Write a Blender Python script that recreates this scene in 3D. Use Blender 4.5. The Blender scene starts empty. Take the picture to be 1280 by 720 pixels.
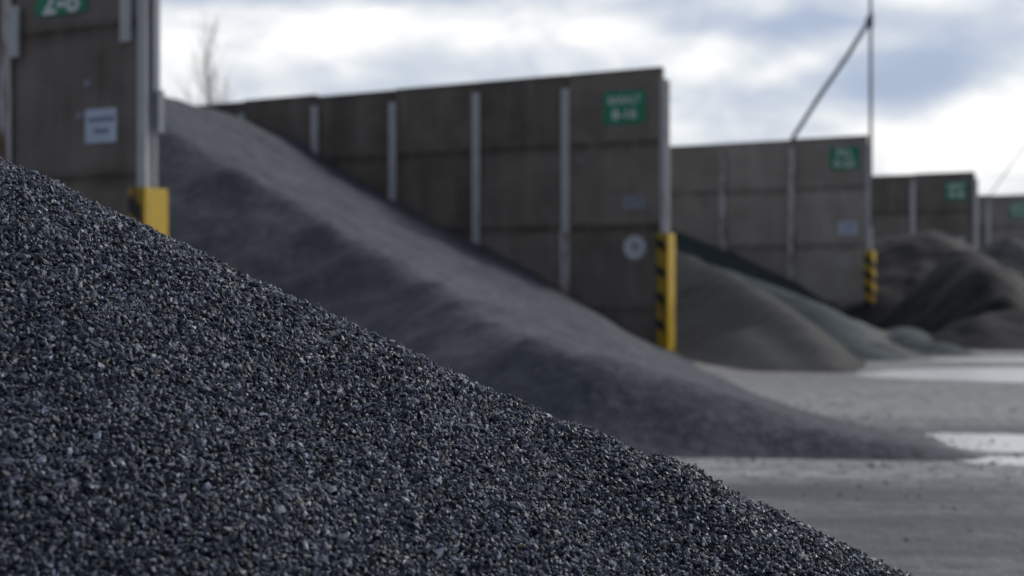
import bpy, bmesh, math, random
import numpy as np
from mathutils import Vector, Matrix

random.seed(7)
rng = np.random.default_rng(11)
scene = bpy.context.scene
COL = scene.collection
R = math.radians

# ------------------------------------------------------------------ camera
cam_d = bpy.data.cameras.new('camera')
cam = bpy.data.objects.new('camera', cam_d)
COL.objects.link(cam)
cam.location = (0, 0, 1.3)
cam.rotation_euler = (R(90.06), 0, 0)
cam_d.lens = 50.0
cam_d.sensor_width = 36.0
cam_d.clip_start = 0.05
cam_d.clip_end = 3000
cam_d.dof.use_dof = True
cam_d.dof.focus_distance = 3.0
cam_d.dof.aperture_fstop = 2.7
scene.camera = cam

# ------------------------------------------------------------------ exposure
scene.view_settings.view_transform = 'Standard'
scene.view_settings.look = 'None'
scene.view_settings.gamma = 1.0
scene.view_settings.use_curve_mapping = False
scene.view_settings.exposure = 0.28

# ------------------------------------------------------------------ sun + sky
SUN_EL, SUN_AZ = R(34), R(62)          # azimuth measured from +Y towards +X: ahead of the camera, to the right
sun_d = bpy.data.lights.new('sun', 'SUN')
sun_d.energy = 2.1
sun_d.angle = R(12)
sun_d.color = (1.0, 0.97, 0.93)
sun = bpy.data.objects.new('sun', sun_d)
COL.objects.link(sun)
sdir = Vector((math.sin(SUN_AZ) * math.cos(SUN_EL), math.cos(SUN_AZ) * math.cos(SUN_EL), math.sin(SUN_EL)))
sun.rotation_euler = (-sdir).to_track_quat('-Z', 'Y').to_euler()
sun.location = sdir * 200


class NT:
    """small helper for building node trees"""
    def __init__(self, tree):
        self.t = tree

    def n(self, typ, **kw):
        nd = self.t.nodes.new(typ)
        for k, v in kw.items():
            setattr(nd, k, v)
        return nd

    def link(self, a, b):
        self.t.links.new(a, b)

    def inp(self, nd, idx, v):
        if isinstance(v, bpy.types.NodeSocket):
            self.link(v, nd.inputs[idx])
        elif v is not None:
            nd.inputs[idx].default_value = v

    def m(self, op, a, b=None, c=None, clamp=False):
        nd = self.n('ShaderNodeMath', operation=op, use_clamp=clamp)
        self.inp(nd, 0, a)
        self.inp(nd, 1, b)
        self.inp(nd, 2, c)
        return nd.outputs[0]

    def mixc(self, f, a, b, blend='MIX'):
        nd = self.n('ShaderNodeMix', data_type='RGBA', blend_type=blend)
        self.inp(nd, 0, f)
        self.inp(nd, 6, a)
        self.inp(nd, 7, b)
        return nd.outputs[2]

    def noise(self, vec, scale, detail=4, rough=0.55, dist=0.0):
        nd = self.n('ShaderNodeTexNoise')
        self.inp(nd, 'Vector', vec)
        nd.inputs['Scale'].default_value = scale
        nd.inputs['Detail'].default_value = detail
        nd.inputs['Roughness'].default_value = rough
        nd.inputs['Distortion'].default_value = dist
        return nd.outputs['Fac']

    def voro(self, vec, scale):
        nd = self.n('ShaderNodeTexVoronoi')
        self.inp(nd, 'Vector', vec)
        nd.inputs['Scale'].default_value = scale
        return nd

    def ramp(self, f, stops):
        nd = self.n('ShaderNodeValToRGB')
        self.inp(nd, 0, f)
        cr = nd.color_ramp
        while len(cr.elements) < len(stops):
            cr.elements.new(0.5)
        for e, (p, c) in zip(cr.elements, stops):
            e.position = p
            e.color = (*c, 1) if len(c) == 3 else c
        return nd.outputs[0]

    def maprange(self, v, a, b, c=0.0, d=1.0, smooth=False):
        nd = self.n('ShaderNodeMapRange', interpolation_type='SMOOTHSTEP' if smooth else 'LINEAR')
        self.inp(nd, 0, v)
        for i, x in enumerate((a, b, c, d)):
            nd.inputs[1 + i].default_value = x
        return nd.outputs[0]

    def mapping(self, vec, scale=(1, 1, 1), loc=(0, 0, 0), rot=(0, 0, 0)):
        nd = self.n('ShaderNodeMapping')
        self.inp(nd, 0, vec)
        nd.inputs['Scale'].default_value = scale
        nd.inputs['Location'].default_value = loc
        nd.inputs['Rotation'].default_value = rot
        return nd.outputs[0]


world = bpy.data.worlds.new('World')
scene.world = world
world.use_nodes = True
wt = world.node_tree
wt.nodes.clear()
W = NT(wt)
w_out = W.n('ShaderNodeOutputWorld')
w_bg = W.n('ShaderNodeBackground')
w_bg.inputs[1].default_value = 0.1
W.link(w_bg.outputs[0], w_out.inputs[0])
sky = W.n('ShaderNodeTexSky', sky_type='NISHITA', sun_disc=False)
sky.sun_elevation = SUN_EL
sky.sun_rotation = SUN_AZ
tc = W.n('ShaderNodeTexCoord').outputs['Generated']
sep = W.n('ShaderNodeSeparateXYZ')
W.link(tc, sep.inputs[0])
az = W.m('ARCTAN2', sep.outputs[0], sep.outputs[1])
el = W.m('ARCSINE', sep.outputs[2])
n_big = W.noise(W.mapping(tc, (1, 1, 2.4), (0.31, 0.1, 0.2)), 5.0, 6, 0.52, 0.35)
n_small = W.noise(W.mapping(tc, (1, 1, 2.2), (3.3, 1.1, 0.7)), 13.0, 5, 0.5, 0.3)
cl = W.m('ADD', W.m('MULTIPLY', W.m('SUBTRACT', n_big, 0.5), 0.8), W.m('MULTIPLY', W.m('SUBTRACT', n_small, 0.5), 1.35))
cl = W.m('ADD', cl, 0.65)
# cloud banks and gaps of this sky: azimuth, elevation, half widths (degrees), tilt, amount
BANKS = [
    (17.2, 9.1, 2.6, 1.35, 0.35, -0.60),
    (15.0, 7.6, 1.7, 0.8, 0.0, -0.26),
    (19.8, 10.2, 0.9, 2.0, 0.0, -0.20),
    (10.0, 10.4, 3.0, 0.45, 0.0, -0.30),
    (8.3, 7.7, 2.2, 1.0, 0.0, -0.22),
    (-9.0, 11.7, 9.0, 0.55, 0.0, -0.45),
    (-13.5, 10.9, 1.8, 0.9, 0.0, -0.25),
    (-3.5, 8.6, 2.6, 0.8, 0.15, -0.20),
    (-11.0, 7.6, 1.7, 0.9, 0.1, -0.18),
    (7.3, 9.0, 1.6, 0.7, 0.35, 0.30),
    (11.5, 8.9, 2.0, 0.4, 0.3, 0.25),
    (18.6, 5.6, 4.8, 1.5, 0.2, 0.42),
    (16.3, 11.3, 2.0, 0.3, 0.1, 0.22),
    (-8.0, 10.0, 5.5, 0.8, 0.0, 0.22),
    (2.0, 10.3, 4.5, 0.55, 0.0, 0.22),
    (-13.5, 8.5, 1.6, 1.6, 0.0, 0.20),
]
for (a0, e0, sa, se, tilt, amt) in BANKS:
    da = W.m('SUBTRACT', az, R(a0))
    de = W.m('SUBTRACT', W.m('SUBTRACT', el, R(e0)), W.m('MULTIPLY', da, tilt))
    q = W.m('ADD', W.m('POWER', W.m('DIVIDE', da, R(sa)), 2.0), W.m('POWER', W.m('DIVIDE', de, R(se)), 2.0))
    g = W.m('MULTIPLY', W.m('EXPONENT', W.m('MULTIPLY', q, -0.7)), amt)
    cl = W.m('ADD', cl, g)
cloud = W.ramp(cl, [(0.0, (0.33, 0.39, 0.52)), (0.22, (0.38, 0.44, 0.56)), (0.48, (0.53, 0.57, 0.64)),
                    (0.68, (0.70, 0.72, 0.75)), (0.95, (0.95, 0.94, 0.925))])
cloud10 = W.mixc(1.0, cloud, (10, 10, 10, 1), 'MULTIPLY')
sky_mix = W.mixc(0.93, sky.outputs[0], cloud10)
# unseen sky overhead and behind the camera dimmed to shape the light; brightest low in front, towards the sun
toward = W.m('MULTIPLY_ADD', sep.outputs[0], 0.6, W.m('MULTIPLY', sep.outputs[1], 0.8))
front = W.maprange(toward, -0.6, 0.55, 0.0, 1.0, True)
high = W.maprange(el, R(22), R(60), 1.0, 0.55, True)
sky_dim = W.m('MULTIPLY', W.m('MULTIPLY_ADD', front, 0.66, 0.34), high)
dark = W.n('ShaderNodeVectorMath', operation='SCALE')
W.link(sky_mix, dark.inputs[0])
W.link(sky_dim, dark.inputs['Scale'])
cool = W.mixc(W.maprange(sky_dim, 0.25, 0.95, 1.0, 0.0), (1, 1, 1, 1), (0.86, 0.96, 1.14, 1))
W.link(W.mixc(1.0, dark.outputs[0], cool, 'MULTIPLY'), w_bg.inputs[0])


# ------------------------------------------------------------------ helpers
def new_mat(name):
    m = bpy.data.materials.new(name)
    m.use_nodes = True
    t = m.node_tree
    b = t.nodes['Principled BSDF']
    return m, NT(t), b


def tag(o, label=None, cat=None, group=None, kind=None):
    if label:
        o['label'] = label
    if cat:
        o['category'] = cat
    if group:
        o['group'] = group
    if kind:
        o['kind'] = kind
    return o


def empty(name, loc=(0, 0, 0), rz=0.0):
    o = bpy.data.objects.new(name, None)
    o.location = loc
    o.rotation_euler = (0, 0, rz)
    o.empty_display_size = 0.2
    COL.objects.link(o)
    return o


def link_mesh(name, me, parent=None, mats=(), loc=None):
    o = bpy.data.objects.new(name, me)
    for m in mats:
        if m.name not in [x.name for x in me.materials if x]:
            me.materials.append(m)
    COL.objects.link(o)
    if parent is not None:
        o.parent = parent
    if loc is not None:
        o.location = loc
    return o


def from_bm(name, bm, mats, parent=None, smooth=False, loc=None):
    me = bpy.data.meshes.new(name)
    bmesh.ops.recalc_face_normals(bm, faces=bm.faces)
    bm.to_mesh(me)
    bm.free()
    if smooth:
        me.polygons.foreach_set('use_smooth', [True] * len(me.polygons))
    return link_mesh(name, me, parent, mats, loc)


def bm_box(bm, x0, x1, y0, y1, z0, z1, bev=0.0, mi=0):
    vs = [bm.verts.new(p) for p in ((x0, y0, z0), (x1, y0, z0), (x1, y1, z0), (x0, y1, z0),
                                    (x0, y0, z1), (x1, y0, z1), (x1, y1, z1), (x0, y1, z1))]
    fs = [bm.faces.new([vs[i] for i in q]) for q in ((3, 2, 1, 0), (4, 5, 6, 7), (0, 1, 5, 4), (1, 2, 6, 5), (2, 3, 7, 6), (3, 0, 4, 7))]
    for f in fs:
        f.material_index = mi
    if bev > 0:
        es = list({e for f in fs for e in f.edges})
        bmesh.ops.bevel(bm, geom=es, offset=bev, segments=1, affect='EDGES', profile=0.5)


def bm_tube(bm, pts, radii, seg=8):
    pts = [Vector(p) for p in pts]
    rings = []
    for i, p in enumerate(pts):
        d = (pts[min(i + 1, len(pts) - 1)] - pts[max(i - 1, 0)]).normalized()
        a = Vector((0, 0, 1)) if abs(d.z) < 0.9 else Vector((1, 0, 0))
        u = d.cross(a).normalized()
        v = d.cross(u)
        r = radii[i] if isinstance(radii, (list, tuple)) else radii
        rings.append([bm.verts.new(p + (u * math.cos(k * 2 * math.pi / seg) + v * math.sin(k * 2 * math.pi / seg)) * r) for k in range(seg)])
    for a, b in zip(rings[:-1], rings[1:]):
        for k in range(seg):
            bm.faces.new((a[k], a[(k + 1) % seg], b[(k + 1) % seg], b[k]))
    bm.faces.new(rings[0][::-1])
    bm.faces.new(rings[-1])


# ------------------------------------------------------------------ materials
def gravel_mat(name, c_lo, c_hi, cell=45.0, bump=0.5, tone=0.35):
    m, T, b = new_mat(name)
    pos = T.n('ShaderNodeNewGeometry').outputs['Position']
    v = T.voro(pos, cell)
    s = T.n('ShaderNodeSeparateColor')
    T.link(v.outputs['Color'], s.inputs[0])
    grain = s.outputs[0]
    fine = T.noise(pos, cell * 2.2, 2, 0.6)
    big = T.noise(pos, 0.55, 5, 0.6)
    f = T.m('ADD', T.m('MULTIPLY', grain, 1 - tone), T.m('MULTIPLY', T.maprange(big, 0.3, 0.7), tone))
    col = T.mixc(f, (*c_lo, 1), (*c_hi, 1))
    col = T.mixc(T.maprange(fine, 0.35, 0.7, 0.0, 0.35), col, (*[x * 0.5 for x in c_lo], 1))
    mott = T.noise(pos, 7.0, 5, 0.8)
    col = T.mixc(T.maprange(mott, 0.42, 0.66, 0.0, 0.7), col, (*[x * 0.55 for x in c_lo], 1))
    col = T.mixc(T.maprange(mott, 0.46, 0.30, 0.0, 0.35), col, (*[x * 1.5 for x in c_hi], 1))
    T.link(col, b.inputs['Base Color'])
    b.inputs['Roughness'].default_value = 0.7
    b.inputs['Specular IOR Level'].default_value = 0.12
    mid = T.noise(pos, 9.0, 4, 0.65)
    h = T.m('ADD', T.m('MULTIPLY', v.outputs['Distance'], -0.5), T.m('MULTIPLY', grain, 0.5))
    bp = T.n('ShaderNodeBump')
    bp.inputs['Strength'].default_value = bump
    bp.inputs['Distance'].default_value = 0.02
    T.link(h, bp.inputs['Height'])
    bp2 = T.n('ShaderNodeBump')
    bp2.inputs['Strength'].default_value = 0.35
    bp2.inputs['Distance'].default_value = 0.1
    T.link(mid, bp2.inputs['Height'])
    T.link(bp.outputs[0], bp2.inputs['Normal'])
    T.link(bp2.outputs[0], b.inputs['Normal'])
    return m


M_STONE, T, b = new_mat('crushed_basalt')
at = T.n('ShaderNodeAttribute', attribute_name='tint')
pos = T.n('ShaderNodeNewGeometry').outputs['Position']
speck = T.noise(pos, 420, 3, 0.7)
T.link(T.mixc(T.maprange(speck, 0.35, 0.7, 0.0, 0.5), at.outputs['Color'], (0.02, 0.023, 0.03, 1)), b.inputs['Base Color'])
T.link(T.maprange(T.noise(pos, 130, 2, 0.5), 0.3, 0.7, 0.36, 0.62), b.inputs['Roughness'])
b.inputs['Specular IOR Level'].default_value = 0.4
bp = T.n('ShaderNodeBump')
bp.inputs['Strength'].default_value = 0.35
bp.inputs['Distance'].default_value = 0.0015
T.link(speck, bp.inputs['Height'])
T.link(bp.outputs[0], b.inputs['Normal'])

M_HEAP_BASE = gravel_mat('basalt_gravel', (0.018, 0.021, 0.028), (0.07, 0.078, 0.095), 80, 0.8)
M_HEAP_BLUE = gravel_mat('blue_grey_gravel', (0.050, 0.054, 0.068), (0.122, 0.128, 0.152), 55, 0.5)
M_HEAP_TEAL = gravel_mat('green_grey_gravel', (0.036, 0.049, 0.055), (0.078, 0.098, 0.106), 50, 0.5)
M_HEAP_BROWN = gravel_mat('brown_grey_gravel', (0.026, 0.026, 0.0262), (0.073, 0.0725, 0.072), 40, 0.6)
M_HEAP_DARK = gravel_mat('charcoal_gravel', (0.014, 0.014, 0.016), (0.040, 0.039, 0.042), 40, 0.6)
M_HEAP_MAUVE = gravel_mat('damp_mauve_gravel', (0.026, 0.0255, 0.027), (0.068, 0.066, 0.069), 40, 0.6)
M_HEAP_NAVY = gravel_mat('dark_blue_grey_gravel', (0.027, 0.029, 0.036), (0.072, 0.076, 0.090), 40, 0.6)
M_HEAP_PALE = gravel_mat('pale_grey_gravel', (0.07, 0.074, 0.073), (0.16, 0.165, 0.16), 40, 0.5)


def concrete_mat(name, dark, light):
    m, T, b = new_mat(name)
    pos = T.n('ShaderNodeNewGeometry').outputs['Position']
    oi = T.n('ShaderNodeObjectInfo')
    streak = T.noise(T.mapping(pos, (2.6, 2.6, 0.3)), 1.0, 6, 0.62, 0.5)
    blot = T.noise(pos, 1.3, 6, 0.62)
    grain = T.noise(pos, 45, 4, 0.6)
    planks = T.noise(T.mapping(pos, (9, 9, 0.02)), 1.0, 1, 0.4)
    f = T.m('ADD', T.m('MULTIPLY', streak, 0.45), T.m('ADD', T.m('MULTIPLY', blot, 0.52), T.m('MULTIPLY', planks, 0.05)))
    f = T.m('ADD', f, T.m('MULTIPLY', T.m('SUBTRACT', oi.outputs['Random'], 0.5), 0.2))
    col = T.ramp(f, [(0.36, dark), (0.56, tuple((a + c) / 2 for a, c in zip(dark, light))), (0.74, light)])
    # grime where rain runs along the edges of each slab
    tco = T.n('ShaderNodeTexCoord')
    sp = T.n('ShaderNodeSeparateXYZ')
    T.link(tco.outputs['Generated'], sp.inputs[0])
    zz = sp.outputs[2]
    edge = T.m('MAXIMUM', T.maprange(zz, 0.88, 1.0, 0, 1, True), T.maprange(zz, 0.10, 0.0, 0, 1, True))
    edge = T.m('MULTIPLY', edge, T.maprange(T.noise(T.mapping(pos, (3, 3, 0.6)), 1.0, 4, 0.6), 0.3, 0.6, 0.15, 0.6))
    col = T.mixc(edge, col, (*[x * 0.4 for x in dark], 1))
    wz = T.n('ShaderNodeSeparateXYZ')
    T.link(pos, wz.inputs[0])
    dust = T.m('MULTIPLY', T.maprange(wz.outputs[2], 2.6, 0.6, 0, 1, True), T.maprange(T.noise(pos, 1.1, 5, 0.6), 0.35, 0.65, 0.1, 0.6))
    col = T.mixc(dust, col, (0.25, 0.225, 0.21, 1))
    col = T.mixc(T.maprange(grain, 0.4, 0.75, 0, 0.22), col, (*[x * 0.5 for x in dark], 1))
    T.link(col, b.inputs['Base Color'])
    b.inputs['Roughness'].default_value = 0.9
    b.inputs['Specular IOR Level'].default_value = 0.2
    bp = T.n('ShaderNodeBump')
    bp.inputs['Strength'].default_value = 0.4
    bp.inputs['Distance'].default_value = 0.01
    T.link(T.m('ADD', grain, T.m('MULTIPLY', planks, 0.8)), bp.inputs['Height'])
    T.link(bp.outputs[0], b.inputs['Normal'])
    return m


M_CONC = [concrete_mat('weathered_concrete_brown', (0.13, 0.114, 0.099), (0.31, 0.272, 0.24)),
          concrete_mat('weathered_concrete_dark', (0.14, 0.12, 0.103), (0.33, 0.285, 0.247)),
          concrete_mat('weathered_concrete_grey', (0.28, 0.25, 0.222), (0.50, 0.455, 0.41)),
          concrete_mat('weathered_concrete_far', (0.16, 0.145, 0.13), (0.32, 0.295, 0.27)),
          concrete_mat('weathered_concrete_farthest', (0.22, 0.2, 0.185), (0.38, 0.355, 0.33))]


def painted_mat(name, paint, rust_amt, rough=0.5, streaky=True):
    m, T, b = new_mat(name)
    pos = T.n('ShaderNodeNewGeometry').outputs['Position']
    n1 = T.noise(T.mapping(pos, (7, 7, 1.2)) if streaky else pos, 1.0 if streaky else 4.0, 6, 0.65, 0.3)
    n2 = T.noise(pos, 3.5, 4, 0.6)
    rust = T.maprange(n1, 0.72 - rust_amt * 0.35, 0.80 - rust_amt * 0.3)
    base = T.mixc(T.maprange(n2, 0.35, 0.7, 0, 0.45), (*paint, 1), (*[x * 0.62 for x in paint], 1))
    rc = T.mixc(T.noise(pos, 30, 3, 0.6), (0.10, 0.045, 0.022, 1), (0.22, 0.12, 0.07, 1))
    T.link(T.mixc(rust, base, rc), b.inputs['Base Color'])
    T.link(T.maprange(rust, 0, 1, rough, 0.9), b.inputs['Roughness'])
    bp = T.n('ShaderNodeBump')
    bp.inputs['Strength'].default_value = 0.2
    bp.inputs['Distance'].default_value = 0.004
    T.link(n1, bp.inputs['Height'])
    T.link(bp.outputs[0], b.inputs['Normal'])
    return m


M_POST = painted_mat('grey_white_painted_steel', (0.57, 0.575, 0.59), 0.34)
M_POST_RUSTY = painted_mat('rusty_painted_steel', (0.58, 0.57, 0.57), 0.66)
M_YELLOW = painted_mat('yellow_painted_steel', (0.45, 0.29, 0.006), 0.5, 0.5)
M_YELLOW_WORN = painted_mat('worn_yellow_steel', (0.48, 0.31, 0.012), 0.55, 0.5)
M_BLACK = painted_mat('black_paint', (0.012, 0.012, 0.012), 0.0, 0.5)
M_GREEN = painted_mat('green_sign_enamel', (0.001, 0.27, 0.135), 0.0, 0.35, False)
M_LETTER = painted_mat('white_lettering_paint', (0.86, 0.87, 0.88), 0.0, 0.5, False)
M_WHITE = painted_mat('white_sign_enamel', (0.58, 0.66, 0.80), 0.0, 0.4, False)
M_WHITE_DIRTY = painted_mat('dirty_white_enamel', (0.30, 0.31, 0.36), 0.1, 0.6, False)
M_ROUND = painted_mat('pale_round_enamel', (0.62, 0.64, 0.70), 0.1, 0.5, False)
M_ROUND_FADED = painted_mat('faded_round_enamel', (0.40, 0.39, 0.38), 0.1, 0.7, False)
M_INK = painted_mat('dark_print', (0.15, 0.19, 0.26), 0.0, 0.6, False)
M_INK_GREEN = painted_mat('green_print', (0.06, 0.13, 0.08), 0.0, 0.6, False)
M_GALV = painted_mat('galvanised_pipe', (0.17, 0.19, 0.225), 0.12, 0.45)
M_BARK, T, b = new_mat('bare_bark')
pos = T.n('ShaderNodeNewGeometry').outputs['Position']
T.link(T.ramp(T.noise(T.mapping(pos, (6, 6, 1)), 1.0, 4), [(0.3, (0.07, 0.055, 0.045)), (0.7, (0.16, 0.135, 0.115))]), b.inputs['Base Color'])
b.inputs['Roughness'].default_value = 0.9

# ground
M_GROUND, T, b = new_mat('compacted_grit_yard')
pos = T.n('ShaderNodeNewGeometry').outputs['Position']
gs = T.n('ShaderNodeSeparateXYZ')
T.link(pos, gs.inputs[0])
wob = T.m('MULTIPLY', T.m('SUBTRACT', T.noise(pos, 0.5, 4, 0.6), 0.5), 1.6)
gy = T.m('ADD', gs.outputs[1], wob)
lane = T.m('MULTIPLY', T.maprange(gy, 9.1, 10.0, 0, 1, True), T.maprange(gy, 11.2, 12.2, 1, 0, True))     # dry wheel lane in front of the heap
far_dry = T.maprange(gy, 12.5, 15.0, 0, 1, True)
tracks = T.noise(T.mapping(pos, (0.22, 1.3, 1), (2.0, 0.4, 0), (0, 0, R(6))), 1.0, 5, 0.6, 0.4)
patch = T.noise(pos, 0.35, 5, 0.6)
dry = T.m('ADD', T.m('MULTIPLY', T.m('MAXIMUM', lane, far_dry), 0.72), T.m('MULTIPLY', T.maprange(tracks, 0.38, 0.62), 0.36))
dry = T.m('ADD', dry, T.m('MULTIPLY', T.m('SUBTRACT', patch, 0.5), 0.8), clamp=True)
v = T.voro(pos, 55)
vs_ = T.n('ShaderNodeSeparateColor')
T.link(v.outputs['Color'], vs_.inputs[0])
gcol = T.mixc(dry, (0.048, 0.052, 0.066, 1), (0.44, 0.44, 0.45, 1))
gcol = T.mixc(T.maprange(gs.outputs[1], 13, 22, 0, 0.55), gcol, T.mixc(dry, (0.10, 0.098, 0.085, 1), (0.25, 0.24, 0.21, 1)))
clods = T.noise(T.mapping(pos, (5, 8, 1)), 1.0, 5, 0.75)
gcol = T.mixc(T.maprange(clods, 0.40, 0.64, 0.0, 0.8), gcol, (0.032, 0.034, 0.041, 1))
gcol = T.mixc(T.m('MULTIPLY', vs_.outputs[0], 0.35), gcol, (0.04, 0.04, 0.045, 1))
T.link(gcol, b.inputs['Base Color'])
T.link(T.maprange(dry, 0, 1, 0.6, 0.85), b.inputs['Roughness'])
b.inputs['Specular IOR Level'].default_value = 0.35
bp = T.n('ShaderNodeBump')
bp.inputs['Strength'].default_value = 0.7
bp.inputs['Distance'].default_value = 0.012
T.link(T.m('ADD', T.m('MULTIPLY', v.outputs['Distance'], -0.7), T.m('MULTIPLY', T.noise(pos, 7, 5, 0.65), 3.0)), bp.inputs['Height'])
T.link(bp.outputs[0], b.inputs['Normal'])

# puddle water: shallow, wind-ruffled
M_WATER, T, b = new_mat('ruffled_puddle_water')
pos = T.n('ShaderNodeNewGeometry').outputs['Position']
b.inputs['Base Color'].default_value = (0.62, 0.62, 0.60, 1)  # milky water, whitened further: sky glare put into the base colour
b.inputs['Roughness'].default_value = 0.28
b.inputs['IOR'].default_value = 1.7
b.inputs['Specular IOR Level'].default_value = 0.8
b.inputs['Coat Weight'].default_value = 1.0
b.inputs['Coat Roughness'].default_value = 0.2
bp = T.n('ShaderNodeBump')
bp.inputs['Strength'].default_value = 0.5
bp.inputs['Distance'].default_value = 0.02
T.link(T.noise(T.mapping(pos, (5, 12, 1)), 1.0, 4, 0.6), bp.inputs['Height'])
T.link(bp.outputs[0], b.inputs['Normal'])
T.link(bp.outputs[0], b.inputs['Coat Normal'])

# ------------------------------------------------------------------ ground and puddles
bm = bmesh.new()
xs = [-1500, -200, -60, -20, -8, 0, 8, 20, 60, 200, 1500]
ys = [-300, -40, -10, 0, 10, 20, 40, 80, 200, 1500]
gv = [[bm.verts.new((x, y, 0)) for x in xs] for y in ys]
for j in range(len(ys) - 1):
    for i in range(len(xs) - 1):
        bm.faces.new((gv[j][i], gv[j][i + 1], gv[j + 1][i + 1], gv[j + 1][i]))
tag(from_bm('ground', bm, [M_GROUND]), kind='structure')


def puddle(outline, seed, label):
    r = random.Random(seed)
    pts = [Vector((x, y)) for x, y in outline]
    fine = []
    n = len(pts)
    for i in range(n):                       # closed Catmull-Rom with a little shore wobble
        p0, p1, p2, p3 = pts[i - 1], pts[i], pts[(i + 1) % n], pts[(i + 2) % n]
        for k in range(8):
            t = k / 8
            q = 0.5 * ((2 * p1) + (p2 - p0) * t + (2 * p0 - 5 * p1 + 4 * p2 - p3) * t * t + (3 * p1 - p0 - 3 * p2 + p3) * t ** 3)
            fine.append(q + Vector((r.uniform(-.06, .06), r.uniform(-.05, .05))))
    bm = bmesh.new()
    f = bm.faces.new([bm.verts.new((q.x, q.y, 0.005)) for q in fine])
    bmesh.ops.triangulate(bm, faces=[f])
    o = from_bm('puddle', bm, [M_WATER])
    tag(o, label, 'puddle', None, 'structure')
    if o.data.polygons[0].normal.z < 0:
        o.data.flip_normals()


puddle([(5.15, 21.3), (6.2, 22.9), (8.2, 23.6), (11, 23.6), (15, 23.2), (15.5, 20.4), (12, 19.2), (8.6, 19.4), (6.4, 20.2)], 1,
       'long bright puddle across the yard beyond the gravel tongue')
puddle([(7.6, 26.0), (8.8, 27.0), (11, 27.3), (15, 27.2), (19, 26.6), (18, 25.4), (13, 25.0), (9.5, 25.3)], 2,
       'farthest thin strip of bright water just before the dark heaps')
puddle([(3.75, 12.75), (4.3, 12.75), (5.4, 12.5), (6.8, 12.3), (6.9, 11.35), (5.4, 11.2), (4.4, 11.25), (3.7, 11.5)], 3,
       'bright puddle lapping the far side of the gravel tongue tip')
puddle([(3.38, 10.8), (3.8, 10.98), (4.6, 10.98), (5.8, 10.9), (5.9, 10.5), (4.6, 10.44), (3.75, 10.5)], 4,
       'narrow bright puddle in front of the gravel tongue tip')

# ------------------------------------------------------------------ storage bay walls
U = Vector((0.4924, 0.8704, 0))          # along the row of bays
Wd = Vector((-0.8704, 0.4924, 0))        # along each wall, away from the yard
P0 = Vector((-4.1, 16.3, 0))
SPACING = 15.1
WALL_RZ = math.atan2(Wd.y, Wd.x)          # local x = along the wall, local y = towards the camera side
BAY = 2.24
JOINTS = [-0.35, 0.86, 2.61, 4.36, 5.93]

panel_cache = {}


def panel_mesh(L, z0, z1):
    key = (round(L, 3), round(z0, 3), round(z1, 3))
    if key in panel_cache:
        return panel_cache[key]
    bm = bmesh.new()
    bm_box(bm, 0, L, -0.07, 0.07, z0 + 0.0006, z1 - 0.0006, 0.022)
    me = bpy.data.meshes.new('panel')
    bmesh.ops.recalc_face_normals(bm, faces=bm.faces)
    bm.to_mesh(me)
    bm.free()
    panel_cache[key] = me
    return me


def post_bm(z1, hw=0.1, hd=0.146):
    """rolled H section: two flanges, one web"""
    bm = bmesh.new()
    bm_box(bm, -hw, hw, hd - 0.016, hd, -0.4, z1, 0.003)
    bm_box(bm, -hw, hw, -hd, -hd + 0.016, -0.4, z1, 0.003)
    bm_box(bm, -0.008, 0.008, -hd + 0.017, hd - 0.017, -0.4, z1 - 0.002)
    return bm


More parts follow.
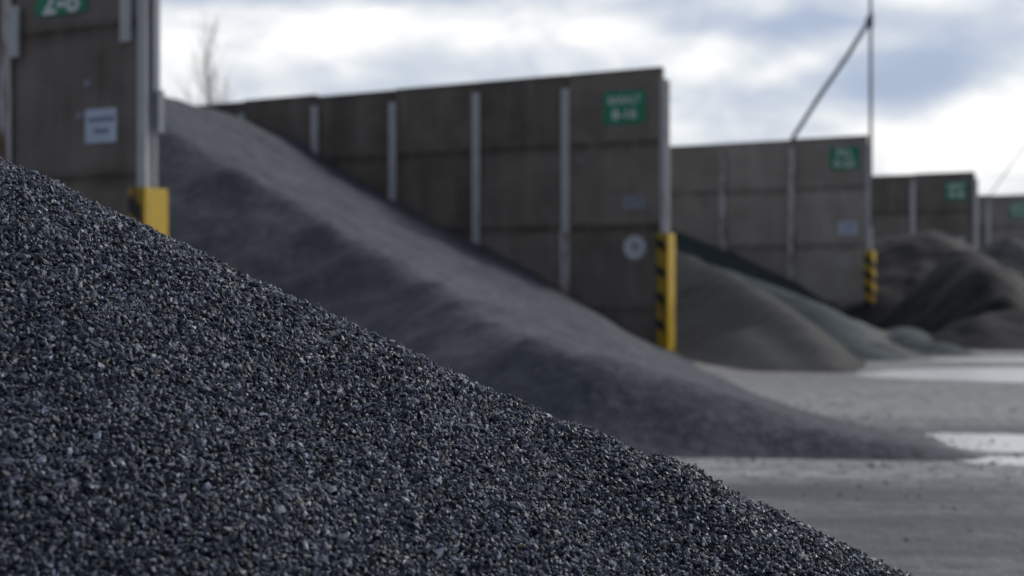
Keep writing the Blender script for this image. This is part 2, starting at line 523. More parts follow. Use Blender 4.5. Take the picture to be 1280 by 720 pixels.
WALL_LABELS = [
    'tall dark concrete panel wall close behind the front heap, carrying the pale blue-white notice',
    'long dark concrete panel wall with six steel posts, the big gravel heap banked along it',
    'greyer concrete panel wall with rust-streaked posts and a tall pole rising from its end',
    'distant concrete panel wall behind the rounded dark heaps, one thin post beside its green sign',
    'farthest concrete panel wall, cut by the edge of the view behind the dark heaps',
]
N_BAYS = [3, 8, 6, 4, 4]
T_END = [0.13, 0.2, 0.09, 0.05, 0.05]      # where each wall's end post stands
walls = []
for i in range(5):
    P = P0 + U * (SPACING * i)
    wl = empty('concrete_wall', (P.x, P.y, 0), WALL_RZ)
    tag(wl, WALL_LABELS[i], 'concrete wall', 'concrete walls dividing the gravel bays', 'thing')
    walls.append(wl)
    r = random.Random(100 + i)
    edges = [T_END[i]] + [0.2 + BAY * k for k in range(1, N_BAYS[i] + 1)]
    if i == 0:
        edges[1] = 2.30
    for k in range(N_BAYS[i]):
        a, c = edges[k], edges[k + 1]
        top = JOINTS[-1] + (0 if k < 1 else r.choice([-0.05, -0.02, 0.03, 0.0]))
        for j in range(4):
            z0, z1 = JOINTS[j], (JOINTS[j + 1] if j < 3 else top)
            x0 = a + 0.012 if k else a - 0.005 + 0.02
            me = panel_mesh(c - 0.012 - x0, z0, z1)
            o = link_mesh('panel', me, wl, loc=(x0, r.uniform(-0.008, 0.008), 0))
            if not me.materials:
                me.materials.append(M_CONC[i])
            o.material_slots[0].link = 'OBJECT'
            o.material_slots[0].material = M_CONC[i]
    for k in range(1, N_BAYS[i] + 1):
        rusty = (i == 2) or (i == 0 and k == 1)
        po = from_bm('post', post_bm(5.66 + r.uniform(-0.05, 0.05)), [M_POST_RUSTY if rusty else M_POST], wl, loc=(edges[k], 0, 0))
        if rusty:
            po['label'] = 'rust streaked steel post'
        if i == 1 and k == 1:               # the lower length of this post has been sleeved
            bm = bmesh.new()
            bm_box(bm, -0.085, 0.125, 0.149, 0.168, -0.3, 2.52, 0.004)
            from_bm('sleeve_plate', bm, [M_POST_RUSTY], po)
    ep = from_bm('end_post', post_bm(5.66, 0.068, 0.094), [M_POST], wl, loc=(T_END[i] - 0.02, 0, 0))
    worn = i >= 2
    gz = 2.46
    bm = bmesh.new()                         # channel folded round the post
    bm_box(bm, -0.125, 0.105, 0.172, 0.19, -0.3, gz, 0.004)
    bm_box(bm, -0.147, -0.127, -0.19, 0.19, -0.3, gz, 0.004)
    bm_box(bm, -0.125, 0.105, -0.19, -0.172, -0.3, gz, 0.004)
    gd = from_bm('guard', bm, [M_YELLOW_WORN if worn else M_YELLOW], ep)
    gd['label'] = 'worn black and yellow post guard' if worn else 'yellow post guard with black stripes'
    if worn:
        spans = [gz - 0.30 - 0.43 * k for k in range(5)]
        hgt = 0.2
    else:
        spans = [gz - 0.24 - 0.555 * k for k in range(4)]
        hgt = 0.2
    for zc in spans:
        bm = bmesh.new()
        x0, x1 = (-0.125, 0.1049) if worn else (-0.085, 0.1049)
        sl = 0.13
        ps = [(x1, zc + sl / 2 - hgt / 2), (x0, zc - sl / 2 - hgt / 2), (x0, zc - sl / 2 + hgt / 2), (x1, zc + sl / 2 + hgt / 2)]
        f0 = [bm.verts.new((x, 0.1932, z)) for x, z in ps]
        f1 = [bm.verts.new((x, 0.1905, z)) for x, z in ps]
        bm.faces.new(f0)
        bm.faces.new(f1[::-1])
        for q in range(4):
            bm.faces.new((f0[q], f0[(q + 1) % 4], f1[(q + 1) % 4], f1[q]))
        if worn:
            ps2 = [(0.189, zc - sl / 2), (-0.189, zc - sl / 2 - 0.14)]
            g0 = [bm.verts.new((-0.1502, y, z + d)) for (y, z) in ps2 for d in (-hgt / 2, hgt / 2)]
            g1 = [bm.verts.new((-0.1475, y, z + d)) for (y, z) in ps2 for d in (-hgt / 2, hgt / 2)]
            bm.faces.new((g0[0], g0[1], g0[3], g0[2]))
            bm.faces.new((g1[0], g1[2], g1[3], g1[1]))
            for a_, b_ in ((0, 1), (1, 3), (3, 2), (2, 0)):
                bm.faces.new((g0[a_], g0[b_], g1[b_], g1[a_]))
        from_bm('stripe', bm, [M_BLACK], gd)

# clamp plates bolted to the posts of the nearest wall
for (x0, x1, y0, y1, z0, z1, mt) in ((2.03, 2.18, 0.15, 0.2, 4.1, 4.72, M_POST), (0.27, 0.42, 0.075, 0.13, 4.15, 5.6, M_POST),
                                     (0.018, 0.04, -0.12, -0.01, 3.15, 5.6, M_GALV), (-0.01, 0.015, -0.16, -0.05, 3.1, 3.6, M_GALV)):
    bm = bmesh.new()
    bm_box(bm, x0, x1, y0, y1, z0, z1, 0.006)
    from_bm('clamp_plate', bm, [mt], walls[0])
# anchor caps left in the slabs
for (wi, x, z) in ((0, 0.98, 3.72), (1, 2.12, 4.05), (0, 1.1, 3.35)):
    bm = bmesh.new()
    bmesh.ops.create_cone(bm, cap_ends=True, segments=16, radius1=0.055, radius2=0.045, depth=0.03,
                          matrix=Matrix.Translation((x, 0.087, z)) @ Matrix.Rotation(R(-90), 4, 'X'))
    from_bm('anchor_cap', bm, [M_WHITE_DIRTY], walls[wi])


# ------------------------------------------------------------------ signs on the walls
def text_mesh(body, size):
    cu = bpy.data.curves.new('lettering', 'FONT')
    cu.body = body
    cu.size = size
    cu.align_x = 'CENTER'
    cu.align_y = 'CENTER'
    cu.extrude = 0.002
    cu.offset = size * 0.02
    ob = bpy.data.objects.new('lettering', cu)
    me = bpy.data.meshes.new_from_object(ob)
    bpy.data.objects.remove(ob)
    bpy.data.curves.remove(cu)
    me.name = 'lettering'
    return me


TEXT_ROT = Matrix(((-1, 0, 0, 0), (0, 0, 1, 0), (0, 1, 0, 0), (0, 0, 0, 1)))   # text x -> -t, text y -> z, text normal -> towards the yard


def wall_point(i, t, n, z):
    P = P0 + U * (SPACING * i) + Wd * t - U * n
    return (P.x, P.y, z)


def plate_bm(w, h, th=0.012):
    bm = bmesh.new()
    bm_box(bm, -w / 2, w / 2, 0, th, -h / 2, h / 2, 0.002)
    return bm


def green_sign(i, t, z, w, h, lines, label):
    o = empty('bay_sign', wall_point(i, t, 0.082, z), WALL_RZ)
    tag(o, label, 'sign', 'green bay signs on the wall ends')
    from_bm('plate', plate_bm(w, h), [M_GREEN], o)
    for body, size, dz, stretch in lines:
        me = text_mesh(body, size)
        me.transform(TEXT_ROT @ Matrix.Diagonal((stretch, 1, 1, 1)))
        link_mesh('lettering', me, o, [M_LETTER], loc=(0, 0.0145, dz))


green_sign(0, 1.40, 4.92, 0.84, 0.70, [('2-8', 0.45, -0.19, 1.05)], 'green sign with large white 2-8, highest on the nearest wall')
green_sign(1, 1.07, 5.13, 0.96, 0.70, [('BASALT', 0.235, 0.15, 0.95), ('8-16', 0.31, -0.15, 1.0)],
           'green sign of two white lines at the top corner of the long wall')
green_sign(2, 0.80, 5.26, 0.9, 0.68, [('FILL', 0.30, 0.16, 1.0), ('0-22', 0.32, -0.16, 1.1)],
           'green sign beside the tall pole, on the wall with rust streaked posts')
green_sign(3, 0.76, 5.19, 0.86, 0.70, [('GRIT', 0.30, 0.16, 1.0), ('4-8', 0.36, -0.16, 1.2)],
           'small far green sign above the rounded dark heaps, right of a single thin post')
green_sign(4, 1.02, 5.16, 0.86, 0.70, [('SAND', 0.30, 0.16, 1.0), ('0-4', 0.36, -0.16, 1.2)],
           'farthest green sign, cut by the edge of the view')


def print_rows(o, w, rows, seed, mat):
    r = random.Random(seed)
    for (zc, hh, frac) in rows:
        bm = bmesh.new()
        x = -w * frac / 2
        while x < w * frac / 2:
            ln = r.uniform(0.6, 1.1) * hh
            bm_box(bm, -x - ln * 0.75, -x, 0.0122, 0.0145, zc - hh / 2, zc + hh / 2)
            x += ln
        from_bm('lettering', bm, [mat], o)


def white_sign(i, t, z, w, h, mat, label, rows):
    o = empty('notice_sign', wall_point(i, t, 0.082, z), WALL_RZ)
    tag(o, label, 'sign', 'small notice signs on the walls')
    from_bm('plate', plate_bm(w, h), [mat], o)
    print_rows(o, w, rows, i + 40, M_INK)


white_sign(0, 0.75, 3.21, 0.50, 0.40, M_WHITE, 'pale blue-white notice with two dark lines on the nearest wall', [(0.075, 0.055, 0.8), (-0.06, 0.05, 0.42)])
white_sign(1, 0.84, 3.12, 0.52, 0.30, M_WHITE_DIRTY, 'grimy grey notice above the round sign on the long wall', [(0.05, 0.04, 0.7)])
white_sign(2, 0.70, 3.14, 0.58, 0.40, M_WHITE, 'pale notice on the wall with rust streaked posts, left of its striped guard', [(0.06, 0.05, 0.6), (-0.06, 0.05, 0.5)])
white_sign(3, 0.75, 3.12, 0.58, 0.42, M_WHITE, 'far pale notice half sunk behind the saddle between the dark heaps', [(0.06, 0.05, 0.6)])


def round_sign(i, t, z, rad, mat, label, fig):
    o = empty('round_sign', wall_point(i, t, 0.082, z), WALL_RZ)
    tag(o, label, 'sign', 'round signs on the walls')
    bm = bmesh.new()
    bmesh.ops.create_cone(bm, cap_ends=True, segments=40, radius1=rad, radius2=rad, depth=0.012, matrix=Matrix.Translation((0, 0.006, 0)) @ Matrix.Rotation(R(90), 4, 'X'))
    from_bm('plate', bm, [mat], o)
    if fig:
        me = text_mesh(fig, rad * 0.85)
        me.transform(TEXT_ROT)
        link_mesh('lettering', me, o, [M_INK_GREEN], loc=(0, 0.0145, 0.02))


round_sign(1, 0.83, 2.18, 0.255, M_ROUND, 'round pale sign with a dark green figure, low on the long wall', '4')
round_sign(2, 0.80, 2.1, 0.24, M_ROUND_FADED, 'faded round sign, barely lighter than the grey wall it hangs on', None)


# ------------------------------------------------------------------ poles
def pole(i, label, seed, thick=1.0):
    loc = wall_point(i, T_END[i] - 0.13, 0.0, 0)
    o = empty('mast_pole', (loc[0], loc[1], 0), WALL_RZ)
    tag(o, label, 'pole', 'braced poles at the wall ends')
    bm = bmesh.new()
    bm_tube(bm, [(0.055, 0.045, 3.2), (0.055, 0.045, 9.4), (0.055, 0.045, 14.0)], [0.05 * thick, 0.05 * thick, 0.035 * thick], 10)
    from_bm('mast', bm, [M_GALV], o, True)
    bm = bmesh.new()
    t1 = 2.5
    pts = [(t1 + 0.04, 0.03, 5.52), (t1 - 0.02, 0.02, 5.95), (1.62, 0.0, 7.22), (0.78, 0.03, 8.33), (0.09, 0.06, 9.35)]
    bm_tube(bm, pts, 0.07 * thick, 8)
    from_bm('brace', bm, [M_GALV], o, True)
    bm = bmesh.new()
    bm_tube(bm, [(0.055, 0.045, 9.15), (0.055, 0.045, 9.55)], 0.085 * thick, 12)
    bm_box(bm, 0.08, 0.2, 0.03, 0.09, 9.26, 9.44, 0.005)
    from_bm('clamp_collar', bm, [M_GALV], o)
    return o


pole(2, 'tall grey pole with a bent slanting brace, rising against the sky', 1)
pole(4, 'far thin pole at the end of the farthest wall, only its brace in view', 2, 0.4)


# ------------------------------------------------------------------ gravel heaps
def value_noise(x, y, scale, seed):
    r = np.random.default_rng(seed)
    tab = r.random((64, 64))
    gx, gy_ = x * scale, y * scale
    ix, iy = np.floor(gx).astype(int), np.floor(gy_).astype(int)
    fx, fy = gx - ix, gy_ - iy
    fx, fy = fx * fx * (3 - 2 * fx), fy * fy * (3 - 2 * fy)
    a = tab[ix % 64, iy % 64]
    b_ = tab[(ix + 1) % 64, iy % 64]
    c = tab[ix % 64, (iy + 1) % 64]
    d = tab[(ix + 1) % 64, (iy + 1) % 64]
    return (a * (1 - fx) + b_ * fx) * (1 - fy) + (c * (1 - fx) + d * fx) * fy - 0.5


def fbm(x, y, scale, octs, seed):
    out = 0
    for k in range(octs):
        out = out + value_noise(x + 13.7 * k, y - 7.1 * k, scale * 2 ** k, seed + k) / 2 ** k
    return out


def densify(poly, step):
    pts = []
    for a, c in zip(poly[:-1], poly[1:]):
        a, c = np.array(a, float), np.array(c, float)
        n = max(1, int(np.linalg.norm(c - a) / step))
        for k in range(n):
            pts.append(a + (c - a) * k / n)
    pts.append(np.array(poly[-1], float))
    return np.array(pts)


def heap_height(x, y, ridges, seed, rough=0.12, toe=0.05):
    """ridges: list of (polyline of world x, y, z; slope; crest rounding); repose slopes fall away from each ridge"""
    tot = None
    for poly, s, rr in ridges:
        pts = densify(poly, 0.15)
        best = np.full(x.shape, -50.0)
        for p in pts:
            d2 = (x - p[0]) ** 2 + (y - p[1]) ** 2
            best = np.maximum(best, p[2] - s * (np.sqrt(d2 + rr * rr) - rr))
        if tot is None:
            tot = best
        else:
            k = 0.22
            h = np.clip(0.5 + 0.5 * (best - tot) / k, 0, 1)
            tot = tot * (1 - h) + best * h + k * h * (1 - h)
    fade = np.clip(tot / 0.8, 0, 1)
    tot = tot + fbm(x, y, 0.45, 4, seed) * rough * 2 * fade + fbm(x, y, 2.2, 3, seed + 9) * rough * 0.35 * np.clip(tot / 0.3, 0.15, 1)
    z = toe * np.log1p(np.exp(np.clip(tot / toe, -40, 40)))
    return np.where(tot > 12 * toe, tot, z) - 0.02


def heap_grid(name, mats, origin, ax, ay, x0, x1, y0, y1, step, ridges, seed, rough=0.12, mask=None, toe=0.05, height=None):
    nx, ny = int((x1 - x0) / step) + 1, int((y1 - y0) / step) + 1
    lx, ly = np.meshgrid(np.linspace(x0, x1, nx), np.linspace(y0, y1, ny), indexing='ij')
    X = origin[0] + lx * ax[0] + ly * ay[0]
    Y = origin[1] + lx * ax[1] + ly * ay[1]
    Z = height(X, Y) if height else heap_height(X, Y, ridges, seed, rough, toe)
    if mask is not None:
        Z = np.where(mask(lx, ly), Z, -0.6)
    idx = np.arange(nx * ny).reshape(nx, ny)
    quads = np.stack([idx[:-1, :-1], idx[1:, :-1], idx[1:, 1:], idx[:-1, 1:]], -1).reshape(-1, 4)
    zf = Z.reshape(-1)
    quads = quads[(zf[quads].max(1) > -0.012)]
    if ax[0] * ay[1] - ax[1] * ay[0] < 0:
        quads = quads[:, ::-1]
    used = np.unique(quads)
    remap = np.full(nx * ny, -1)
    remap[used] = np.arange(len(used))
    co = np.stack([X.reshape(-1), Y.reshape(-1), zf], -1)[used]
    c0 = np.array([co[:, 0].mean(), co[:, 1].mean(), 0.0])
    me = bpy.data.meshes.new(name)
    me.from_pydata((co - c0).tolist(), [], remap[quads].tolist())
    me.polygons.foreach_set('use_smooth', [True] * len(me.polygons))
    return link_mesh(name, me, None, mats, loc=c0)


GROUP_H = 'gravel heaps stored in the bays'


def frame(i):
    P = P0 + U * (SPACING * i)
    return (P.x, P.y), (Wd.x, Wd.y), (-U.x, -U.y)


def wp(i, t, n, z):
    return wall_point(i, t, n, z)


# the big heap banked against the long wall
o_, ax_, ay_ = frame(1)


def poly_dist(x, y, poly):
    best = np.full(x.shape, 1e9)
    for (ax0, ay0), (bx0, by0) in zip(poly[:-1], poly[1:]):
        dx, dy = bx0 - ax0, by0 - ay0
        u = np.clip(((x - ax0) * dx + (y - ay0) * dy) / (dx * dx + dy * dy), 0, 1)
        best = np.minimum(best, np.hypot(x - ax0 - u * dx, y - ay0 - u * dy))
    return best


def inside(x, y, poly):
    r_ = np.zeros(x.shape, bool)
    n = len(poly)
    for k in range(n):
        (x1, y1), (x2, y2) = poly[k], poly[(k + 1) % n]
        if y1 == y2:
            continue
        c = ((y1 > y) != (y2 > y)) & (x < (x2 - x1) * (y - y1) / (y2 - y1) + x1)
        r_ ^= c
    return r_


def smin(a, c, k):
    h = np.clip(0.5 + 0.5 * (c - a) / k, 0, 1)
    return c * (1 - h) + a * h - k * h * (1 - h)


# two repose faces, one rising from the toe towards the yard, one from the toe towards the camera, meet in the pale ridge
YARD_TOE = [(3.9, 32.0), (3.33, 29.4), (3.1, 24.0), (3.0, 18.0), (3.2, 14.6), (3.45, 12.4), (3.62, 11.2), (3.62, 10.75)]
FRONT_TOE = [(3.62, 10.75), (3.0, 10.8), (2.0, 10.95), (0.3, 11.05), (-0.9, 12.3), (-2.0, 14.7), (-3.2, 17.0), (-4.8, 18.5), (-8.0, 19.6), (-13.0, 20.0), (-20, 21)]


def big_heap(x, y):
    wob = fbm(x, y, 0.35, 3, 5) * 0.9 * np.clip((y - 11) / 5, 0.15, 1)
    inn = inside(x, y, YARD_TOE + FRONT_TOE[1:] + [(-20, 50), (3.9, 50)])
    sg = np.where(inn, 1.0, -1.0)
    dy_ = poly_dist(x, y, YARD_TOE) * sg + wob * 0.25 * inn
    df_ = poly_dist(x, y, FRONT_TOE) * sg + wob * 0.45 * inn
    slope = np.interp(y, [10.5, 12, 14, 17, 22, 26, 31], [0.22, 0.25, 0.28, 0.34, 0.42, 0.46, 0.515])
    slope = slope * np.clip(0.72 + 0.28 * dy_ / 1.6, 0.6, 1.0)
    zz = smin(slope * dy_, 0.68 * df_, 0.16)
    zz = smin(zz, np.full(x.shape, 5.75), 0.9)
    zz = zz + fbm(x, y, 0.7, 4, 61) * 0.16 * np.clip(zz / 0.7, 0, 1) + fbm(x, y, 2.2, 4, 62) * 0.07 * np.clip(zz / 0.2, 0, 1)
    toe = 0.035
    soft = toe * np.log1p(np.exp(np.clip(zz / toe, -40, 40)))
    return np.where(zz > 12 * toe, zz, soft) - 0.014


h2 = heap_grid('gravel_heap', [M_HEAP_BLUE], o_, ax_, ay_, -11.5, 17.5, 0.078, 24, 0.10, None, 21, 0.14, lambda t, n: (t < 0.0) | (n < 14.9), height=big_heap)
tag(h2, 'huge blue-grey gravel heap with a pale ridge, banked along the long wall', 'gravel heap', GROUP_H)

# bay of the wall with the pole: brown-grey heap in front, green-grey one banked on the wall
o_, ax_, ay_ = frame(2)
teal_bank = [wp(2, 9.5, 0.3, 4.7), wp(2, 6.3, 0.1, 3.2), wp(2, 4.63, 0.1, 2.62), wp(2, 2.39, 0.1, 1.45), wp(2, 0.7, 0.1, 0.2)]
teal_ridge = [(5.6, 38.0, 1.9), (6.9, 33.0, 0.98), (6.8, 29.0, 0.42), (6.6, 26.5, 0.18)]
h3 = heap_grid('gravel_heap', [M_HEAP_TEAL], o_, ax_, ay_, -16, 11, 0.078, 21, 0.14,
               [(teal_bank, 0.57, 0.2), (teal_ridge, 0.5, 0.4)], 33, 0.07, lambda t, n: (t < 0.05) | (n < 15.0))
tag(h3, 'dark green-grey gravel heap running down the wall with rust streaked posts', 'gravel heap', GROUP_H)
grey_ridge = [(3.3, 40.5, 2.7), (4.4, 36.5, 2.22), (5.1, 32.6, 1.6), (5.35, 27.8, 0.78), (5.2, 24.3, 0.35), (5.0, 22.6, 0.12)]
h3b = heap_grid('gravel_heap', [M_HEAP_BROWN], o_, ax_, ay_, -16, 9, 1.5, 22, 0.14,
                [(grey_ridge, 0.68, 0.3), ([(4.5, 27.5, 0.5), (4.4, 25.0, 0.32), (4.3, 23.0, 0.12)], 0.5, 0.4)], 44, 0.08, lambda t, n: (t < 0.05) | (n < 15.0))
tag(h3b, 'brown-grey gravel heap right behind the long wall\'s yellow guard', 'gravel heap', GROUP_H)


def mound(mat, ridges, seed, label, rough=0.2, step=0.12):
    pts = [p for r_ in ridges for p in r_[0]]
    ex = max(p[2] / r_[1] + 1.2 for r_ in ridges for p in r_[0])
    xs_, ys_ = [p[0] for p in pts], [p[1] for p in pts]
    cx, cy = sum(xs_) / len(xs_), sum(ys_) / len(ys_)
    o = heap_grid('gravel_heap', [mat], (cx, cy), (1, 0), (0, 1), min(xs_) - cx - ex, max(xs_) - cx + ex, min(ys_) - cy - ex, max(ys_) - cy + ex, step, ridges, seed, rough)
    return tag(o, label, 'gravel heap', GROUP_H)


mound(M_HEAP_PALE, [([(7.2, 27.6, 0.26), (6.85, 29.6, 0.5), (7.6, 32.5, 0.62)], 0.5, 0.4)], 51, 'low pale grey gravel mound at the foot of the green-grey heap')
mound(M_HEAP_TEAL, [([(8.6, 28.6, 0.2), (8.4, 31.2, 0.36), (9.4, 34.0, 0.42)], 0.5, 0.4)], 52, 'low dark mound of gravel between the pole and the charcoal heap')
mound(M_HEAP_MAUVE, [([(12.4, 46.6, 2.95), (13.4, 46.0, 3.15), (14.4, 46.0, 2.8)], 0.66, 0.9), ([(12.8, 45.6, 2.8), (12.7, 44.4, 2.2), (12.7, 43.4, 1.3)], 0.78, 0.7)], 53,
      'rounded brown-grey gravel heap right behind the striped guard of the pole wall')
mound(M_HEAP_DARK, [([(13.1, 41.0, 2.5), (13.0, 39.0, 2.1), (12.7, 37.0, 1.25)], 1.3, 1.0)], 54,
      'charcoal cone-shaped gravel heap in the middle of the far cluster')
mound(M_HEAP_NAVY, [([(14.2, 43.8, 2.25), (15.6, 44.2, 2.75), (17.5, 44.0, 2.6), (20, 45, 2.4)], 0.64, 0.9)], 55,
      'dark blue-grey rounded gravel heap cut by the edge of the view')
mound(M_HEAP_DARK, [([(10.7, 32.0, 0.72), (11.6, 32.4, 0.85), (13.5, 32.6, 0.8)], 0.6, 0.6)], 56,
      'low charcoal mound in front of the blue-grey rounded heap, next to the water')

# ------------------------------------------------------------------ the front heap of crushed stone
front_ridge = [(-3.2, 3.9, 2.25), (-1.9, 3.45, 1.93), (-1.15, 3.22, 1.585), (-0.52, 3.2, 1.285), (-0.22, 3.2, 1.14), (-0.07, 3.2, 1.075), (0.29, 3.18, 0.945), (0.49, 3.17, 0.848), (0.9, 3.15, 0.645), (1.5, 3.1, 0.40), (2.2, 3.05, 0.12)]
FRONT = [(front_ridge, 0.64, 0.10)]


def front_h(x, y):
    z = heap_height(x, y, FRONT, 71, 0.02, 0.03)
    return z + fbm(x, y, 2.6, 3, 90) * 0.035


nx, ny, st = 330, 280, 0.022
lx, ly = np.meshgrid(np.linspace(-4.4, 2.9, nx), np.linspace(0.15, 6.3, ny), indexing='ij')
Z = front_h(lx, ly) - 0.012
idx = np.arange(nx * ny).reshape(nx, ny)
quads = np.stack([idx[:-1, :-1], idx[1:, :-1], idx[1:, 1:], idx[:-1, 1:]], -1).reshape(-1, 4)
zf = Z.reshape(-1)
quads = quads[zf[quads].max(1) > -0.02]
me = bpy.data.meshes.new('gravel_heap')
me.from_pydata(np.stack([lx.reshape(-1), ly.reshape(-1), zf], -1).tolist(), [], quads.tolist())
me.polygons.foreach_set('use_smooth', [True] * len(me.polygons))
h1 = link_mesh('gravel_heap', me, None, [M_HEAP_BASE])
tag(h1, 'steep heap of dark crushed stone filling the front, its single stones sharp', 'gravel heap', GROUP_H)

# single stones, angular, covering its face and crest
phi = (1 + 5 ** 0.5) / 2
ico = np.array([(-1, phi, 0), (1, phi, 0), (-1, -phi, 0), (1, -phi, 0), (0, -1, phi), (0, 1, phi), (0, -1, -phi), (0, 1, -phi), (phi, 0, -1), (phi, 0, 1), (-phi, 0, -1), (-phi, 0, 1)])
ico = ico / np.linalg.norm(ico[0])
icf = np.array([(0, 11, 5), (0, 5, 1), (0, 1, 7), (0, 7, 10), (0, 10, 11), (1, 5, 9), (5, 11, 4), (11, 10, 2), (10, 7, 6), (7, 1, 8),
                (3, 9, 4), (3, 4, 2), (3, 2, 6), (3, 6, 8), (3, 8, 9), (4, 9, 5), (2, 4, 11), (6, 2, 10), (8, 6, 7), (9, 8, 1)])
pts = []
for layer, (sp, lift) in enumerate(((0.0076, -0.002), (0.0092, 0.0028))):
    gx, gy_ = np.meshgrid(np.arange(-1.9, 1.65, sp), np.arange(1.6, 3.6, sp * 0.84), indexing='ij')
    gx = gx.ravel() + rng.uniform(-0.5, 0.5, gx.size) * sp
    gy_ = gy_.ravel() + rng.uniform(-0.5, 0.5, gy_.size) * sp
    gz_ = front_h(gx, gy_)
    # keep what the face turns towards the yard, plus the crest and a margin round it
    ppx = gx / gy_
    ppz = (gz_ - 1.3) / gy_
    keep = (gz_ > 0.0) & (ppx > -0.47) & (ppx < 0.47) & (ppz > -0.27)
    gx, gy_, gz_ = gx[keep], gy_[keep], gz_[keep]
    pts.append(np.stack([gx, gy_, gz_ + lift + rng.normal(0, 0.0026, gx.size)], -1))
n_fine = sum(len(p) for p in pts)
# the rest of its face and back, off to the sides: coarser cover
sp = 0.0125
gx, gy_ = np.meshgrid(np.arange(-3.4, 2.1, sp), np.arange(0.8, 4.3, sp * 0.84), indexing='ij')
gx = gx.ravel() + rng.uniform(-0.5, 0.5, gx.size) * sp
gy_ = gy_.ravel() + rng.uniform(-0.5, 0.5, gy_.size) * sp
gz_ = front_h(gx, gy_)
fine_area = (gx > -1.9) & (gx < 1.65) & (gy_ > 1.6) & (gy_ < 3.6) & (gx / gy_ > -0.47) & (gx / gy_ < 0.47) & ((gz_ - 1.3) / gy_ > -0.27)
keep = (gz_ > 0.0) & ~fine_area
pts.append(np.stack([gx[keep], gy_[keep], gz_[keep] + rng.normal(0, 0.003, keep.sum())], -1))
pts = np.concatenate(pts)
N = len(pts)
print('stones', N)
size = np.clip(rng.lognormal(math.log(0.0051), 0.27, N), 0.0028, 0.0105)
size[n_fine:] *= 1.7
aspect = np.stack([rng.uniform(0.95, 1.75, N), rng.uniform(0.7, 1.1, N), rng.uniform(0.38, 0.8, N)], -1)
q = rng.normal(size=(N, 4))
q /= np.linalg.norm(q, axis=1, keepdims=True)
w_, x_, y_, z_ = q.T
Rm = np.stack([np.stack([1 - 2 * (y_ * y_ + z_ * z_), 2 * (x_ * y_ - z_ * w_), 2 * (x_ * z_ + y_ * w_)], -1),
               np.stack([2 * (x_ * y_ + z_ * w_), 1 - 2 * (x_ * x_ + z_ * z_), 2 * (y_ * z_ - x_ * w_)], -1),
               np.stack([2 * (x_ * z_ - y_ * w_), 2 * (y_ * z_ + x_ * w_), 1 - 2 * (x_ * x_ + y_ * y_)], -1)], 1)
shape = ico[None] * rng.uniform(0.68, 1.25, (N, 12, 1)) + rng.normal(0, 0.12, (N, 12, 3))
shape = np.sign(shape) * np.abs(shape) ** 0.8
shape = shape * aspect[:, None, :] * size[:, None, None]
shape = np.einsum('nij,nkj->nki', Rm, shape) + pts[:, None, :]
co = shape.reshape(-1, 3).astype(np.float32)
faces = (icf[None] + (np.arange(N) * 12)[:, None, None]).reshape(-1).astype(np.int32)
me = bpy.data.meshes.new('loose_stones')
me.vertices.add(N * 12)
me.vertices.foreach_set('co', co.ravel())
me.loops.add(len(faces))
me.loops.foreach_set('vertex_index', faces)
me.polygons.add(len(faces) // 3)
me.polygons.foreach_set('loop_start', np.arange(0, len(faces), 3, dtype=np.int32))
me.update(calc_edges=True)
me.shade_flat()
tone = np.clip(rng.lognormal(math.log(0.062), 0.55, N), 0.014, 0.3)
tint = np.stack([tone * 0.80, tone * 0.96, tone * 1.32, np.ones(N)], -1)
warm = rng.random(N) < 0.005
tint[warm, :3] = tone[warm, None] * np.array([1.5, 1.2, 0.9])
pale = rng.random(N) < 0.012
tint[pale, :3] *= 1.6
attr = me.attributes.new('tint', 'FLOAT_COLOR', 'POINT')
attr.data.foreach_set('color', np.repeat(tint, 12, axis=0).astype(np.float32).ravel())
ls = link_mesh('loose_stones', me, h1, [M_STONE])
ls['kind'] = 'stuff'


# stray stones spilled over the yard
K = 9000
sx = rng.uniform(0.2, 7.5, K)
sy = rng.uniform(5.2, 17.0, K)
nearf = np.exp(-poly_dist(sx, sy, FRONT_TOE[:5]) / 0.6) + np.exp(-poly_dist(sx, sy, YARD_TOE[2:]) / 0.6)
keep = rng.random(K) < np.clip(0.05 + nearf, 0, 1)
sx, sy = sx[keep], sy[keep]
K = len(sx)
srad = np.clip(rng.lognormal(math.log(0.007), 0.4, K), 0.003, 0.02)
shape = ico[None] * rng.uniform(0.7, 1.25, (K, 12, 1)) * np.array([1.2, 1.0, 0.65]) * srad[:, None, None]
ang = rng.uniform(0, 6.28, K)
ca, sa_ = np.cos(ang)[:, None], np.sin(ang)[:, None]
shape = np.stack([shape[..., 0] * ca - shape[..., 1] * sa_ + sx[:, None], shape[..., 0] * sa_ + shape[..., 1] * ca + sy[:, None],
                  shape[..., 2] + srad[:, None] * 0.4], -1)
faces = (icf[None] + (np.arange(K) * 12)[:, None, None]).reshape(-1, 3)
me = bpy.data.meshes.new('spilled_gravel')
me.from_pydata(shape.reshape(-1, 3).tolist(), [], faces.tolist())
me.shade_flat()
tone = np.clip(rng.lognormal(math.log(0.14), 0.4, K), 0.05, 0.35)
tint = np.stack([tone * 0.95, tone * 0.98, tone * 1.06, np.ones(K)], -1)
attr = me.attributes.new('tint', 'FLOAT_COLOR', 'POINT')
attr.data.foreach_set('color', np.repeat(tint, 12, axis=0).astype(np.float32).ravel())
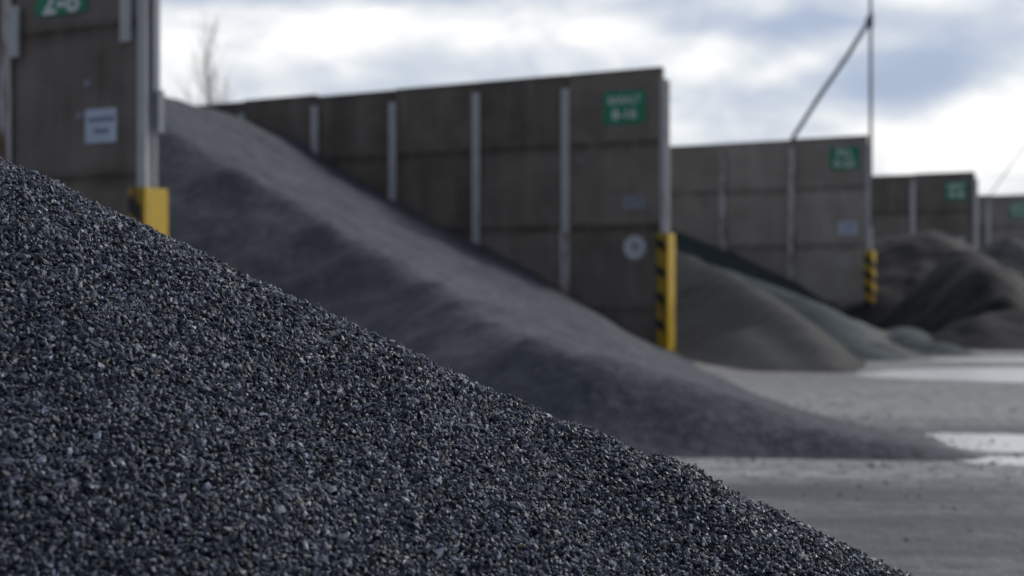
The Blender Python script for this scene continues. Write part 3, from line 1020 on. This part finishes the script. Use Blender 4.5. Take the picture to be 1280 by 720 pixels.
tag(link_mesh('spilled_gravel', me, None, [M_STONE]), 'stray stones spilled over the yard around the heap toe', 'gravel', None, 'stuff')


# ------------------------------------------------------------------ bare trees beyond the bays
def bare_tree(x, y, h, seed, label):
    r = random.Random(seed)
    o = empty('bare_tree', (x, y, 0))
    tag(o, label, 'tree', 'bare trees beyond the bays')
    bm = bmesh.new()
    spine = [Vector((r.uniform(-.1, .1) * k * 0.5, r.uniform(-.1, .1) * k * 0.5, h * k / 9)) for k in range(10)]
    bm_tube(bm, spine, [0.007 * h * (1 - k / 9.6) + 0.008 for k in range(10)], 7)
    from_bm('trunk', bm, [M_BARK], o, True)
    bm = bmesh.new()
    def grow(p, d, ln, rad, lvl):
        pts_ = [p]
        for k in range(3):
            d = (d + Vector((r.uniform(-.18, .18), r.uniform(-.18, .18), r.uniform(0.0, .22)))).normalized()
            pts_.append(pts_[-1] + d * ln / 3)
        bm_tube(bm, pts_, [rad, rad * 0.75, rad * 0.5, rad * 0.25], 4)
        if lvl > 0:
            for _ in range(4):
                k = r.randint(1, 3)
                a = r.uniform(0, 6.28)
                nd = (d + Vector((math.cos(a), math.sin(a), 0.3)) * r.uniform(0.5, 0.8)).normalized()
                grow(pts_[k], nd, ln * r.uniform(0.4, 0.6), rad * 0.5, lvl - 1)
    for k in range(60):
        f = 0.18 + 0.8 * (k / 60)
        i0 = min(8, int(f * 9))
        p = spine[i0].lerp(spine[i0 + 1], f * 9 - i0)
        a = k * 2.4 + r.uniform(-.4, .4)
        d = Vector((math.cos(a) * 0.42, math.sin(a) * 0.42, 0.95)).normalized()
        grow(p, d, h * (0.20 * (1.1 - f) + 0.05), 0.0018 * h * (1.15 - f) + 0.007, 2)
    from_bm('crown', bm, [M_BARK], o)
    return o


bare_tree(-14.4, 67.5, 13.8, 1, 'tallest bare slender tree above the far end of the long wall')
bare_tree(-13.9, 74.0, 10.5, 2, 'bare tree of middle height close against the tallest one')
bare_tree(-12.6, 70.0, 9.9, 3, 'shorter bare tree just right of the tall slender one')
bare_tree(-16.2, 80.0, 11.2, 4, 'faint bare tree just left of the tall slender one')
